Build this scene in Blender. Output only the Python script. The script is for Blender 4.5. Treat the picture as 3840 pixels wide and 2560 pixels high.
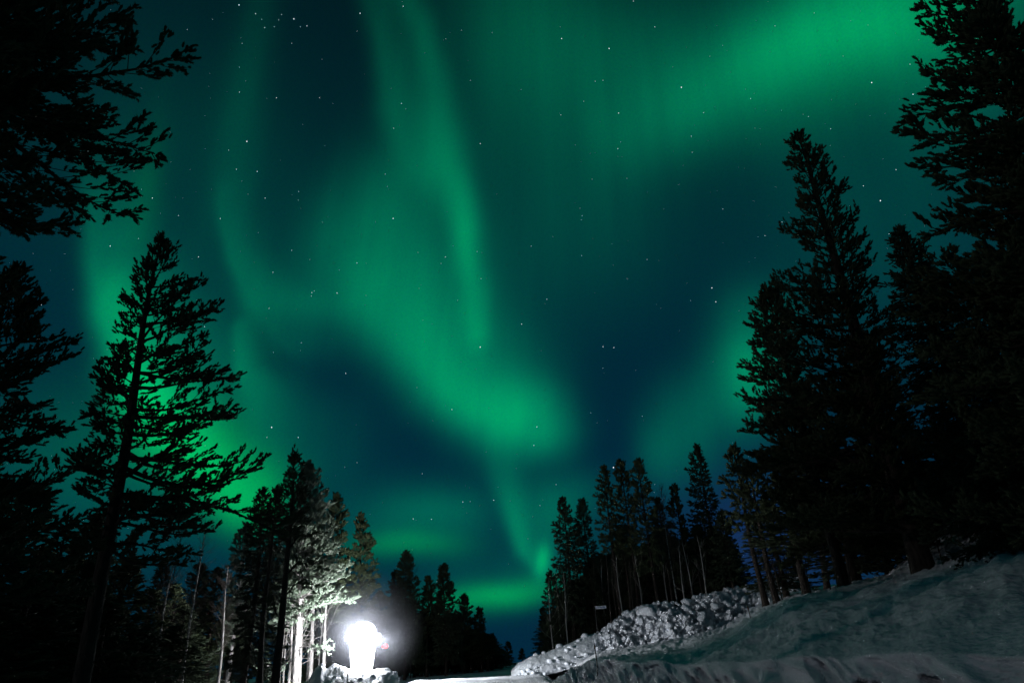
import bpy, math, random
import numpy as np
from mathutils import Matrix, Vector

for o in list(bpy.data.objects): bpy.data.objects.remove(o)
scene = bpy.context.scene
COL = scene.collection
def R(d): return d*math.pi/180

# ------------------------------------------------------------------ camera
EYE = 1.4
PITCH, ROLL, FPX = R(25.14), R(3.5), 2557.0
F_ = np.array([0, math.cos(PITCH), math.sin(PITCH)])
U0 = np.array([0, -math.sin(PITCH), math.cos(PITCH)])
R0 = np.array([1.0, 0, 0])
CR = math.cos(ROLL)*R0 - math.sin(ROLL)*U0
CU = math.sin(ROLL)*R0 + math.cos(ROLL)*U0
cam = bpy.data.objects.new('camera', bpy.data.cameras.new('camera'))
COL.objects.link(cam)
cam.matrix_world = Matrix(((CR[0], CU[0], -F_[0], 0), (CR[1], CU[1], -F_[1], 0),
                           (CR[2], CU[2], -F_[2], EYE), (0, 0, 0, 1)))
cam.data.sensor_width = 36; cam.data.lens = 36*FPX/3840
cam.data.clip_start = 0.05; cam.data.clip_end = 6000
scene.camera = cam
scene.view_settings.view_transform = 'Standard'
scene.view_settings.look = 'None'
scene.cycles.use_denoising = True; scene.cycles.denoising_input_passes = 'RGB_ALBEDO'
scene.view_settings.exposure = 0; scene.view_settings.gamma = 1

def ray(x, y):                       # photograph pixel -> world direction
    d = F_ + (x-1920)/FPX*CR - (y-1280)/FPX*CU
    return d/np.linalg.norm(d)
def azel(x, y):
    d = ray(x, y)
    return math.atan2(d[0], d[1]), math.asin(d[2])
def horizon_y(x):
    lo, hi = 1500.0, 3500.0
    for _ in range(40):
        m = (lo+hi)/2
        if ray(x, m)[2] > 0: lo = m
        else: hi = m
    return lo
def proj(p):
    d = np.asarray(p, float)-np.array([0, 0, EYE]); w = d@F_
    return 1920+FPX*(d@CR)/w, 1280-FPX*(d@CU)/w

# ------------------------------------------------------------------ sky: night, stars, aurora (in azimuth / elevation)
world = bpy.data.worlds.new("World"); scene.world = world; world.use_nodes = True
wn = world.node_tree; wn.nodes.clear()
def nd(t, *ins, op=None, out=0, **kw):
    n = wn.nodes.new(t)
    if op: n.operation = op
    for k, v in kw.items(): setattr(n, k, v)
    for i, v in enumerate(ins):
        if v is None: continue
        if isinstance(v, bpy.types.NodeSocket): wn.links.new(v, n.inputs[i])
        else: n.inputs[i].default_value = v
    return n.outputs[out]
def M(op, *a, clamp=False): return nd('ShaderNodeMath', *a, op=op, use_clamp=clamp)
def VM(op, *a, out=0): return nd('ShaderNodeVectorMath', *a, op=op, out=out)
tc = wn.nodes.new('ShaderNodeTexCoord').outputs['Generated']
dirn = VM('NORMALIZE', tc)
sx = nd('ShaderNodeSeparateXYZ', dirn).node
az = M('ARCTAN2', sx.outputs[0], sx.outputs[1])
el = M('ARCSINE', sx.outputs[2])
AZ = M('MULTIPLY', az, 0.86)
# gentle warp so that no edge is ruler-straight
nz = wn.nodes.new('ShaderNodeTexNoise'); nz.inputs['Scale'].default_value = 3.5; nz.inputs['Detail'].default_value = 2.5
wn.links.new(dirn, nz.inputs['Vector'])
wv = VM('SUBTRACT', nz.outputs['Color'], (0.5, 0.5, 0.5))
P = VM('ADD', nd('ShaderNodeCombineXYZ', AZ, el, 0.0), VM('MULTIPLY', wv, (0.05, 0.07, 0.0)))
def vp(x, y):                         # position on the 2352-wide view of the photograph
    a, e = azel(x*1.6327, y*1.6327); return a*0.86, e
PXR = 1.6327/FPX                      # radians per view pixel, near the axis
def segment(x0, y0, w0, i0, x1, y1, w1, i1, ratio=1.0, sgn=1):
    """soft light band from a to b; ratio widens it on one side"""
    a = vp(x0, y0); b = vp(x1, y1); d = (b[0]-a[0], b[1]-a[1]); L2 = d[0]**2+d[1]**2; L = math.sqrt(L2)
    pa = VM('SUBTRACT', P, (a[0], a[1], 0))
    h = M('MULTIPLY', VM('DOT_PRODUCT', pa, (d[0], d[1], 0), out=1), 1/L2, clamp=True)
    q = VM('SUBTRACT', pa, nd('ShaderNodeCombineXYZ', M('MULTIPLY', h, d[0]), M('MULTIPLY', h, d[1]), 0.0))
    dist = VM('LENGTH', q, out=1)
    w = M('MULTIPLY_ADD', h, (w1-w0)*PXR, w0*PXR)
    if ratio != 1.0:
        side = VM('DOT_PRODUCT', q, (-d[1]*sgn/L, d[0]*sgn/L, 0), out=1)   # >0 left of the direction of travel (sgn 1)
        s = M('DIVIDE', side, M('MAXIMUM', dist, 1e-5))
        k = nd('ShaderNodeMapRange', s, -0.6, 0.6, 1.0, ratio)
        w = M('MULTIPLY', w, k)
    g = M('DIVIDE', dist, w)
    g = M('EXPONENT', M('MULTIPLY', M('MULTIPLY', g, g), -1.0))
    return M('MULTIPLY', g, M('MULTIPLY_ADD', h, i1-i0, i0))
def stroke(pts, ratio=1.0, sgn=1):
    acc = None
    for p, q in zip(pts[:-1], pts[1:]):
        s = segment(*p, *q, ratio=ratio, sgn=sgn)
        acc = s if acc is None else M('MAXIMUM', acc, s)
    return acc
def blob(x, y, rx, ry, i, ang=0):
    c = vp(x, y); ca, sa = math.cos(R(ang)), math.sin(R(ang))
    pa = VM('SUBTRACT', P, (c[0], c[1], 0))
    u = VM('DOT_PRODUCT', pa, (ca/(rx*PXR), sa/(rx*PXR), 0), out=1)
    v = VM('DOT_PRODUCT', pa, (-sa/(ry*PXR), ca/(ry*PXR), 0), out=1)
    return M('MULTIPLY', M('EXPONENT', M('MULTIPLY', M('ADD', M('MULTIPLY', u, u), M('MULTIPLY', v, v)), -1.0)), i)
def total(l):
    a = l[0]
    for b in l[1:]: a = M('ADD', a, b)
    return a
#AURORA-BEGIN
teal = [
 # tall ray from the top of the frame down to the core
 stroke([(915,-80,40,.08),(965,60,42,.14),(1000,230,46,.17),(1025,400,44,.30),(1068,530,34,.46),(1095,640,32,.34),(1108,770,30,.38),(1114,830,30,.08)]),
 stroke([(850,-40,40,.07),(875,100,34,.11),(905,250,38,.17),(955,380,50,.18)], ratio=2.0, sgn=1),
 # the bright core that curls to the right
 stroke([(800,560,90,.16),(860,680,85,.36),(945,790,80,.48),(1010,890,66,.58),(1080,950,60,.66),(1170,990,60,.62),(1225,1015,52,.44)], ratio=1.45, sgn=1),
 blob(1000,650,130,190,.26,20), blob(1150,870,110,140,.24), blob(760,620,100,120,.10), blob(1240,950,60,90,.20),
 blob(700,700,90,40,.10), blob(900,480,80,130,.14),
 # great sweep, top right
 stroke([(2120,40,70,.22),(1960,45,70,.36),(1840,70,72,.38),(1720,140,75,.27),(1590,230,80,.22),(1440,320,90,.13)]),
 blob(1960,50,300,130,.26,-8), blob(1560,160,360,150,.14,-20), blob(1300,300,240,240,.10), blob(2230,150,120,140,.18), blob(1200,80,200,200,.12),
 blob(2000,480,220,260,.07), blob(1300,560,240,180,.06),
 # glow behind the right-hand trees
 blob(1722,860,60,95,.46,0), blob(1660,930,90,110,.17,-30), blob(1560,1010,60,90,.12), blob(1740,720,70,70,.14), blob(1515,1060,40,70,.12),
 # small curl above the horizon
 stroke([(1140,1040,34,.10),(1158,1120,26,.20),(1178,1200,20,.30),(1200,1262,18,.34),(1236,1310,16,.24)], ratio=1.6, sgn=1),
 blob(1248,1290,16,36,.42,-12), blob(1262,1200,60,70,.22), blob(1330,1150,80,60,.10),
 # left curtain with a crisp left edge
 stroke([(200,380,20,.05),(212,480,20,.15),(220,580,22,.25),(240,700,26,.52),(285,840,34,.55)], ratio=4.2, sgn=1),
 blob(420,450,260,260,.05), blob(560,300,50,300,.07), 
 stroke([(515,480,16,.07),(530,600,18,.17),(575,700,26,.20),(640,770,34,.10)], ratio=3.4, sgn=1),
 stroke([(541,760,14,.14),(548,850,16,.24),(600,960,40,.16),(660,1040,60,.10)], ratio=2.2, sgn=1),
 blob(960,1190,150,70,.20), blob(1010,1180,70,40,.08), blob(1180,1330,190,60,.12), blob(300,1100,200,160,.14),
]
green = [
 stroke([(262,650,24,.08),(290,760,30,.30),(310,850,38,.50),(345,920,46,.85),(400,1000,56,1.0),(470,1080,56,1.0),(560,1140,56,.88),(610,1180,34,.3)], ratio=1.3, sgn=1),
 blob(930,1252,90,26,.30,-3), blob(1120,1366,100,26,.44), blob(1180,1362,90,30,.16), blob(1246,1288,12,26,.22,-12),
 blob(2040,40,260,110,.16), blob(335,470,30,120,.07), blob(560,900,60,200,.05), blob(300,1010,220,120,.06),
]
A = total(teal); G = total(green)
#AURORA-END
# faint curtains all round the sky, so that the sky behind the camera glows too
wav = wn.nodes.new('ShaderNodeTexNoise'); wav.inputs['Scale'].default_value = 2.2; wav.inputs['Detail'].default_value = 3
wn.links.new(VM('MULTIPLY', dirn, (1, 1, 0.35)), wav.inputs['Vector'])
back = M('MULTIPLY', nd('ShaderNodeMapRange', wav.outputs[0], 0.40, 0.75, 0.0, 1.0), nd('ShaderNodeMapRange', M('ABSOLUTE', az), 0.75, 1.5, 0.0, 0.04))
rayn = wn.nodes.new('ShaderNodeTexNoise'); rayn.inputs['Scale'].default_value = 22; rayn.inputs['Detail'].default_value = 2
wn.links.new(nd('ShaderNodeCombineXYZ', M('ADD', az, M('MULTIPLY', el, -0.12)), M('MULTIPLY', el, 0.10), 0.0), rayn.inputs['Vector'])
mod = nd('ShaderNodeMapRange', rayn.outputs[0], 0.25, 0.75, 0.88, 1.12)
A = M('MULTIPLY', M('ADD', A, back), mod)
def col3(s, c): return VM('SCALE', c, None, None, s) if False else VM('MULTIPLY', nd('ShaderNodeCombineXYZ', s, s, s), c)
ramp = wn.nodes.new('ShaderNodeValToRGB'); cr = ramp.color_ramp
cr.elements[0].position = 0.0; cr.elements[0].color = (0.001, 0.020, 0.045, 1)
cr.elements[1].position = 1.0; cr.elements[1].color = (0.0005, 0.010, 0.014, 1)
e = cr.elements.new(0.22); e.color = (0.0005, 0.019, 0.042, 1)
e = cr.elements.new(0.50); e.color = (0.0005, 0.019, 0.033, 1)
e = cr.elements.new(0.75); e.color = (0.0005, 0.016, 0.023, 1)
wn.links.new(nd('ShaderNodeMapRange', el, 0.0, 0.95, 0.0, 1.0), ramp.inputs[0])
skyc = VM('ADD', ramp.outputs[0], col3(A, (0.0, 0.360, 0.0)))
skyc = VM('ADD', skyc, col3(M('DIVIDE', A, M('MULTIPLY_ADD', A, 0.7, 1.0)), (0.0, 0.0, 0.180)))
skyc = VM('ADD', skyc, col3(G, (0.0, 0.400, 0.060)))
skyc = VM('ADD', skyc, col3(blob(1760,1250,170,130,1.0), (0.006, 0.008, 0.050)))
grain = wn.nodes.new('ShaderNodeTexNoise'); grain.inputs['Scale'].default_value = 420; grain.inputs['Detail'].default_value = 1
wn.links.new(dirn, grain.inputs['Vector'])
skyc = VM('MULTIPLY', skyc, VM('ADD', VM('MULTIPLY', grain.outputs['Color'], (0.34, 0.34, 0.34)), (0.83, 0.83, 0.83)))
bg = wn.nodes.new('ShaderNodeBackground'); wn.links.new(skyc, bg.inputs[0]); bg.inputs[1].default_value = 1.0
try: world.cycles.sampling_method = 'MANUAL'; world.cycles.sample_map_resolution = 256
except Exception: pass
wo = wn.nodes.new('ShaderNodeOutputWorld'); wn.links.new(bg.outputs[0], wo.inputs[0])

# the one far light: faint low sun lamp for an unseen street light, behind left
moon = bpy.data.objects.new('moon', bpy.data.lights.new('moon', 'SUN')); COL.objects.link(moon)
moon.data.energy = 0.12; moon.data.angle = R(1.5); moon.data.color = (1.0, 0.95, 0.97)
moon.rotation_euler = Vector((0.88, 0.38, -0.25)).to_track_quat('-Z', 'Y').to_euler()

# ------------------------------------------------------------------ materials
def mat(name, color, rough=0.8, emit=None, strength=0, var=None, scale=5, bump=0, bump_scale=30, spec=0.3, stretch=(1, 1, 1)):
    m = bpy.data.materials.new(name); m.use_nodes = True; nt = m.node_tree; b = nt.nodes['Principled BSDF']
    b.inputs['Base Color'].default_value = (*color, 1); b.inputs['Roughness'].default_value = rough
    b.inputs['Specular IOR Level'].default_value = spec
    if emit: b.inputs['Emission Color'].default_value = (*emit, 1); b.inputs['Emission Strength'].default_value = strength
    t = nt.nodes.new('ShaderNodeTexCoord'); mp = nt.nodes.new('ShaderNodeMapping'); mp.inputs['Scale'].default_value = stretch
    nt.links.new(t.outputs['Object'], mp.inputs[0])
    if var:
        n = nt.nodes.new('ShaderNodeTexNoise'); n.inputs['Scale'].default_value = scale; n.inputs['Detail'].default_value = 5
        r = nt.nodes.new('ShaderNodeValToRGB'); r.color_ramp.elements[0].color = (*color, 1); r.color_ramp.elements[1].color = (*var, 1)
        r.color_ramp.elements[0].position = .35; r.color_ramp.elements[1].position = .65
        nt.links.new(mp.outputs[0], n.inputs[0]); nt.links.new(n.outputs[0], r.inputs[0]); nt.links.new(r.outputs[0], b.inputs['Base Color'])
    if bump:
        n = nt.nodes.new('ShaderNodeTexNoise'); n.inputs['Scale'].default_value = bump_scale; n.inputs['Detail'].default_value = 6
        bp = nt.nodes.new('ShaderNodeBump'); bp.inputs['Strength'].default_value = bump; bp.inputs['Distance'].default_value = 0.09
        nt.links.new(mp.outputs[0], n.inputs[0]); nt.links.new(n.outputs[0], bp.inputs['Height']); nt.links.new(bp.outputs[0], b.inputs['Normal'])
    return m
SNOW = mat('snow', (0.74, 0.74, 0.78), 0.7, var=(0.62, 0.63, 0.67), scale=1.3, bump=0.9, bump_scale=9)
CHUNK = mat('packed_snow', (0.80, 0.82, 0.85), 0.75, var=(0.66, 0.69, 0.74), scale=2.5, bump=0.9, bump_scale=14)
NEEDLE = mat('pine_needles', (0.030, 0.045, 0.020), 0.7, var=(0.065, 0.080, 0.038), scale=1.6, spec=0.2)
NEEDLE2 = mat('spruce_needles', (0.022, 0.036, 0.020), 0.7, var=(0.045, 0.060, 0.032), scale=1.6, spec=0.2)
LITNEEDLE = mat('lamplit_needles', (0.090, 0.122, 0.080), 0.8, var=(0.22, 0.27, 0.205), scale=2.2, spec=0.2)  # paler needle copy for lamp-lit pines: lamplight put into the colour
BARK = mat('pine_bark', (0.018, 0.014, 0.011), 0.9, var=(0.05, 0.038, 0.030), scale=9, bump=1, bump_scale=12, stretch=(1, 1, .3))
PALELITBARK = mat('pale_lit_bark', (0.26, 0.23, 0.21), 0.9, var=(0.44, 0.42, 0.40), scale=8, bump=1, bump_scale=14, stretch=(1, 1, .3))  # bark lightened for lamp-lit trunks, their lamplight is in the colour
BIRCH = mat('birch_bark', (0.62, 0.60, 0.56), 0.7, var=(0.05, 0.045, 0.04), scale=4.5, bump=.4, bump_scale=12, stretch=(1, 1, 1.7))
TWIG = mat('dark_twigs', (0.05, 0.038, 0.035), 0.9, var=(0.09, 0.07, 0.06), scale=6)
STEEL = mat('galvanised_steel', (0.35, 0.36, 0.38), 0.45, var=(0.28, 0.29, 0.3), scale=12)
BLACKPL = mat('black_plastic', (0.02, 0.02, 0.022), 0.5, var=(0.04, 0.04, 0.042), scale=12)
ORANGE = mat('orange_paint', (0.35, 0.10, 0.02), 0.5, var=(0.25, 0.08, 0.02), scale=6)
GLOWF = mat('lit_front_panel', (0.8, 0.8, 0.8), 0.4, emit=(0.93, 0.95, 1.0), strength=12)
GLOWS = mat('lit_side_panel', (0.8, 0.8, 0.8), 0.4, emit=(0.90, 0.94, 1.0), strength=25)
REDGLOW = mat('red_lamp_glass', (0.10, 0.002, 0.002), 0.3, emit=(1.0, 0.006, 0.006), strength=14)
for m_ in (GLOWF, GLOWS, REDGLOW):
    try: m_.cycles.emission_sampling = 'NONE'
    except Exception: pass
WHITE = mat('white_sign_face', (0.62, 0.64, 0.68), 0.4, var=(0.34, 0.36, 0.40), scale=8)
BLUE = mat('blue_lettering', (0.02, 0.04, 0.20), 0.5, var=(0.03, 0.05, 0.22), scale=8)

# ------------------------------------------------------------------ mesh helpers
def link(name, me, m=None, parent=None, loc=None):
    o = bpy.data.objects.new(name, me); COL.objects.link(o)
    if m and me and not me.materials: me.materials.append(m)
    if parent: o.parent = parent
    if loc is not None: o.location = loc
    return o
def arrays_mesh(name, V, F, smooth=False):
    """V (n,3), F (m,k) all faces with k corners"""
    V = np.ascontiguousarray(V, dtype=np.float32); F = np.ascontiguousarray(F, dtype=np.int32)
    me = bpy.data.meshes.new(name); m, k = F.shape
    me.vertices.add(len(V)); me.vertices.foreach_set('co', V.ravel())
    me.loops.add(m*k); me.loops.foreach_set('vertex_index', F.ravel())
    me.polygons.add(m); me.polygons.foreach_set('loop_start', np.arange(0, m*k, k, dtype=np.int32))
    try: me.polygons.foreach_set('loop_total', np.full(m, k, dtype=np.int32))
    except Exception: pass
    if smooth: me.polygons.foreach_set('use_smooth', np.ones(m, dtype=bool))
    me.update(calc_edges=True); return me
def tag(o, label, cat, group=None, kind=None):
    if label: o['label'] = label
    if cat: o['category'] = cat
    if group: o['group'] = group
    if kind: o['kind'] = kind
    return o
class Tubes:
    def __init__(s): s.V = []; s.F = []; s.n = 0
    def add(s, pts, rad, sides=6):
        pts = np.asarray(pts, float); rad = np.asarray(rad, float); n = len(pts)
        t = np.gradient(pts, axis=0); t /= np.linalg.norm(t, axis=1, keepdims=True)+1e-9
        ref = np.array([0, 0, 1.0]) if abs(t[0, 2]) < 0.8 else np.array([1.0, 0, 0])
        a = np.cross(t, ref); a /= np.linalg.norm(a, axis=1, keepdims=True)+1e-9; b = np.cross(t, a)
        th = np.arange(sides)*2*math.pi/sides
        ring = pts[:, None]+rad[:, None, None]*(np.cos(th)[None, :, None]*a[:, None]+np.sin(th)[None, :, None]*b[:, None])
        s.V.append(ring.reshape(-1, 3))
        i = np.arange(n-1)[:, None]*sides; j = np.arange(sides)[None]; j2 = (j+1) % sides
        f = np.stack([i+j, i+j2, i+sides+j2, i+sides+j], -1).reshape(-1, 4)+s.n
        s.F.append(f)
        if sides == 4 or sides == 3: pass
        s.n += n*sides
    def mesh(s, name): return arrays_mesh(name, np.concatenate(s.V), np.concatenate(s.F), True)

# needle shoots: a template of thin triangles instanced by numpy into one crown mesh
def shoot_template(rng, n, core=True):
    V = []; F = []
    if core:
        c = .17
        V += [(0, 0, -.02)]+[(c*.8*math.cos(q), c*.8*math.sin(q), .14) for q in (0, 1.57, 3.14, 4.71)]+[(c*math.cos(q+.5), c*math.sin(q+.5), .80) for q in (0, 1.57, 3.14, 4.71)]+[(0, 0, 1.0)]
        for q in range(4):
            p = (q+1) % 4; F += [(0, 1+p, 1+q), (1+q, 1+p, 5+q), (1+p, 5+p, 5+q), (5+q, 5+p, 9)]
    for i in range(n):
        z = .05+.85*(i+rng.random())/n; a = i*2.4+rng.random()
        k = len(V); w = .085; ca, sa = math.cos(a), math.sin(a); l = (.30+.10*rng.random())*(1.1-.25*z)
        V += [(-sa*w, ca*w, z), (sa*w, -ca*w, z), (ca*l, sa*l, z+.22)]
        F += [(k, k+1, k+2)]
    return np.array(V), np.array(F)
_tr = random.Random(5)
T_NEAR = [shoot_template(_tr, 12) for _ in range(4)]
T_FAR = [shoot_template(_tr, 4) for _ in range(3)]
def shoots_mesh(name, pos, d, L, templates, rng, wide=1.0):
    pos = np.array(pos); d = np.array(d); L = np.array(L); d /= np.linalg.norm(d, axis=1, keepdims=True)+1e-9
    ref = np.where(np.abs(d[:, 2:3]) < .9, np.array([[0, 0, 1.0]]), np.array([[1.0, 0, 0]]))
    a = np.cross(d, ref); a /= np.linalg.norm(a, axis=1, keepdims=True); b = np.cross(d, a)
    th = rng.random(len(pos))*6.28; c, s = np.cos(th)[:, None], np.sin(th)[:, None]
    a, b = a*c+b*s, -a*s+b*c
    which = rng.integers(0, len(templates), len(pos)); Vs = []; Fs = []; n = 0
    for k, (TV, TF) in enumerate(templates):
        m = which == k
        if not m.any(): continue
        P_, A_, B_, D_, L_ = pos[m], a[m], b[m], d[m], L[m]
        v = P_[:, None]+L_[:, None, None]*(wide*TV[None, :, 0:1]*A_[:, None]+wide*TV[None, :, 1:2]*B_[:, None]+TV[None, :, 2:3]*D_[:, None])
        f = TF[None]+(np.arange(len(P_))*len(TV))[:, None, None]+n
        Vs.append(v.reshape(-1, 3)); Fs.append(f.reshape(-1, 3)); n += len(P_)*len(TV)
    return arrays_mesh(name, np.concatenate(Vs), np.concatenate(Fs))

# ------------------------------------------------------------------ a conifer
def conifer(seed, H, z0, radii, style='pine', near=True, trunk_r=0.16, nb=None, dens=1.0, lean=(0, 0), side=(1.0, 0.0),
            needle=None, bark=None, shoot=0.17, dead=6, wob=0.25, limbs=(), twigs=True, name='pine_tree'):
    """radii: [(t, left, right)] crown half widths in metres at height fraction t, seen along the direction square to `side`."""
    rng = np.random.default_rng(seed)
    tt = np.array([r[0] for r in radii]); rl = np.array([r[1] for r in radii]); rr = np.array([r[2] for r in radii])
    ph = rng.random(4)*6.28
    def spine(z):
        u = np.asarray(z)/H
        x = lean[0]*u+wob*(np.sin(u*3.3+ph[0])-math.sin(ph[0]))*.5+wob*.25*np.sin(u*9+ph[1])*u
        y = lean[1]*u+wob*(np.sin(u*2.9+ph[2])-math.sin(ph[2]))*.5
        k = 1-np.clip(u, 0, 1)**3*.6
        return np.stack([x*k+lean[0]*u*(1-k), y*k, np.asarray(z)], -1)
    tb = Tubes(); zz = np.linspace(-0.4, H, 26)
    tb.add(spine(zz), trunk_r*(1-np.clip(zz/H, 0, 1))**.75*(1+.35*np.exp(-np.clip(zz, 0, 9)*2.2))+.012, 9 if near else 6)
    pos = []; dr = []; ln = []
    if nb is None: nb = int((H-z0)*(11 if style == 'pine' else 14))
    t0 = z0/H
    sdx, sdy = side
    for i in range(nb):
        t = t0+(1-t0)*((i+rng.random()*.9)/nb)
        if style == 'pine' and near: t = t0+(1-t0)*((i//5+.5+rng.normal()*.24)/(nb/5))
        t = min(max(t, t0), .995)
        a = i*2.39996+rng.normal()*.35
        ca, sa = math.cos(a), math.sin(a); lr = ca*sdx+sa*sdy
        Rl = np.interp(t, tt, rl); Rr = np.interp(t, tt, rr); k = (lr+1)/2
        L = (Rl*(1-k)+Rr*k)*(.50+.62*rng.random()**.75)
        if L < .12: L = .12
        p0 = spine(t*H); n = 7; s = np.linspace(0, 1, n)
        u = (t-t0)/(1-t0)
        if style == 'pine':
            e0 = R(-8+62*u**1.6+rng.normal()*9); e1 = e0+R(14+rng.normal()*14)
        else:
            e0 = R(-22+70*u**2.2+rng.normal()*6); e1 = e0+R(14)
        ee = e0+(e1-e0)*s+(.16 if style == 'pine' else .07)*np.sin(s*5.5+rng.random()*6); yaw = a+rng.normal()*.25*s+.12*np.sin(s*6+rng.random()*6)
        step = np.stack([np.cos(ee)*np.cos(yaw), np.cos(ee)*np.sin(yaw), np.sin(ee)], -1)*(L/(n-1))
        pts = p0+np.vstack([[0, 0, 0], np.cumsum(step[:-1], 0)])
        r0 = min(trunk_r*.42, .012+.016*L)
        tb.add(pts, r0*(1-s*.88), 4 if not near else 5)
        sub = max(2, int(L/(.20 if near else .30)*dens**.5))
        for j in range(sub):
            sp = (.16 if style == 'pine' else .08)+.84*(j+rng.random())/sub; sp = min(sp, .99)
            x = sp*(n-1); q = int(min(x, n-2)); b0 = pts[q]+(pts[q+1]-pts[q])*(x-q)
            tang = step[q]/(np.linalg.norm(step[q])+1e-9)
            sd = 1 if j % 2 else -1; ang = sd*R(48+rng.normal()*14)
            hx, hy = tang[0]*math.cos(ang)-tang[1]*math.sin(ang), tang[0]*math.sin(ang)+tang[1]*math.cos(ang)
            up = tang[2]*.6+(rng.normal()*.16+(.16 if style == 'pine' else -.10))
            d = np.array([hx, hy, up]); d /= np.linalg.norm(d)
            l = (.16+.42*L*(1-sp)*(.6+.5*rng.random())+.10*L*sp); l = min(l, 1.5)
            m = max(2, int(l/(.105 if near else .15)*dens))
            m = int(m*(1.7 if style == 'pine' and near else 1.15)); w = (np.arange(m)+rng.random(m))/m; w = (.30+.70*w**.8) if style == 'pine' and near else w**.8
            cur = b0+d*(l*w)[:, None]+np.array([0, 0, 1.0])*((.12 if style == 'pine' else -.10)*l*w*w)[:, None]
            cur = cur+rng.normal(size=(m, 3))*(.030 if near else .04); jit = rng.normal(size=(m, 3))*(.30 if near else .45); jit[:, 2] += .38 if style == 'pine' else -.1
            pos.append(cur); dr.append(d+jit); ln.append(shoot*(.75+.6*rng.random(m))*(.80 if near else 1.05))
            if near and twigs: tb.add(np.array([b0, b0+d*l*.5, b0+d*l+np.array([0, 0, .1*l])]), [.011, .008, .003], 3)
        m = int(L*.6/(.06 if near else .12)*min(1.5, dens)); w = .40+.60*rng.random(m); xx = w*(n-1); q = np.minimum(xx.astype(int), n-2)
        if m: pos.append(pts[q]+(pts[q+1]-pts[q])*(xx-q)[:, None]+rng.normal(size=(m, 3))*.02); dr.append(step[q]/np.linalg.norm(step[q], axis=1, keepdims=True)+rng.normal(size=(m, 3))*.45+[0, 0, .2]); ln.append(shoot*(.7+.5*rng.random(m))*(.8 if near else 1))
        m = 3; pos.append(pts[-1]+rng.normal(size=(m, 3))*.03); dr.append(np.tile(step[-1]/np.linalg.norm(step[-1]), (m, 1))+rng.normal(size=(m, 3))*.35); ln.append(np.full(m, shoot*(1.2 if near else 1.7)))
    m = 6; pos.append(spine(H)+rng.normal(size=(m, 3))*np.array([.05, .05, .12])); dr.append(np.array([0, 0, 1.0])+rng.normal(size=(m, 3))*.35); ln.append(np.full(m, shoot*1.4))
    for i in range(dead):                      # bare dead branches under the crown
        z = z0*(.35+.65*rng.random()); a = rng.random()*6.28; L = .5+1.3*rng.random()*min(1, H/12); n = 5; s = np.linspace(0, 1, n)
        e = R(12-30*s+rng.normal()*10); yaw = a+rng.normal()*.4*s
        st = np.stack([np.cos(e)*np.cos(yaw), np.cos(e)*np.sin(yaw), np.sin(e)], -1)*(L/4)
        tb.add(spine(z)+np.vstack([[0, 0, 0], np.cumsum(st[:-1], 0)]), .018*(1-s*.85), 3)
    for (zf, a, e0, e1, L, r_) in limbs:        # heavy crooked limbs given by hand
        n = 9; s = np.linspace(0, 1, n); e = R(e0)+(R(e1)-R(e0))*s+.40*np.sin(s*9+ph[0]); yaw = R(a)+.45*np.sin(s*5+ph[1])
        st = np.stack([np.cos(e)*np.cos(yaw), np.cos(e)*np.sin(yaw), np.sin(e)], -1)*(L/(n-1))
        pts = spine(zf*H)+np.vstack([[0, 0, 0], np.cumsum(st[:-1], 0)])
        tb.add(pts, r_*(1-s*.8), 6)
        for j in range(int(L*7)):
            x = (.35+.65*rng.random())*(n-1.01); q = int(x); b0 = pts[q]+(pts[q+1]-pts[q])*(x-q)
            d = st[q]/np.linalg.norm(st[q])+rng.normal(size=3)*.55; d /= np.linalg.norm(d); l = .25+.6*rng.random(); m = int(l/.10)+1
            w = rng.random(m); pos.append(b0+d*(l*w)[:, None]); dr.append(d+rng.normal(size=(m, 3))*.6+[0, 0, .3]); ln.append(shoot*(.8+.5*rng.random(m)))
            tb.add(np.array([b0, b0+d*l*.5, b0+d*l]), [.012, .009, .003], 3)
    pos = np.concatenate(pos); dr = np.concatenate(dr); ln = np.concatenate(ln)
    return tb.mesh('trunk'), shoots_mesh('crown', pos, dr, ln, T_NEAR if near else T_FAR, rng, 1.0 if style == 'pine' else .9)

def tree_root(name, loc, label, group, cat='tree', rz=0, sc=1):
    e = bpy.data.objects.new(name, None); COL.objects.link(e); e.location = loc; e.rotation_euler.z = rz
    e.scale = (sc, sc, sc) if not isinstance(sc, tuple) else sc; e.empty_display_size = .5
    return tag(e, label, cat, group)

# ------------------------------------------------------------------ terrain
def vnoise(x, y, seed=0):
    x = np.asarray(x, float); y = np.asarray(y, float); xi = np.floor(x).astype(np.int64); yi = np.floor(y).astype(np.int64)
    fx = x-xi; fy = y-yi; fx = fx*fx*(3-2*fx); fy = fy*fy*(3-2*fy)
    def h(a, b):
        n = (a*374761393+b*668265263+seed*1442695041) & 0x7fffffff; n = ((n ^ (n >> 13))*1274126177) & 0x7fffffff
        return ((n ^ (n >> 16)) & 0xffff)/65535.0
    return (h(xi, yi)*(1-fx)+h(xi+1, yi)*fx)*(1-fy)+(h(xi, yi+1)*(1-fx)+h(xi+1, yi+1)*fx)*fy
def fbm(x, y, seed=0, o=4):
    a = 0; s = 1; t = 0
    for i in range(o): a = a+s*vnoise(x*2**i, y*2**i, seed+i); t += s; s *= .5
    return a/t-.5
def zat(x, y, r): return EYE+r*math.tan(azel(x, y)[1])
HOR = {x: horizon_y(x) for x in range(-400, 5001, 20)}
def hz(x): return np.interp(x, list(HOR.keys()), list(HOR.values()))
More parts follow.
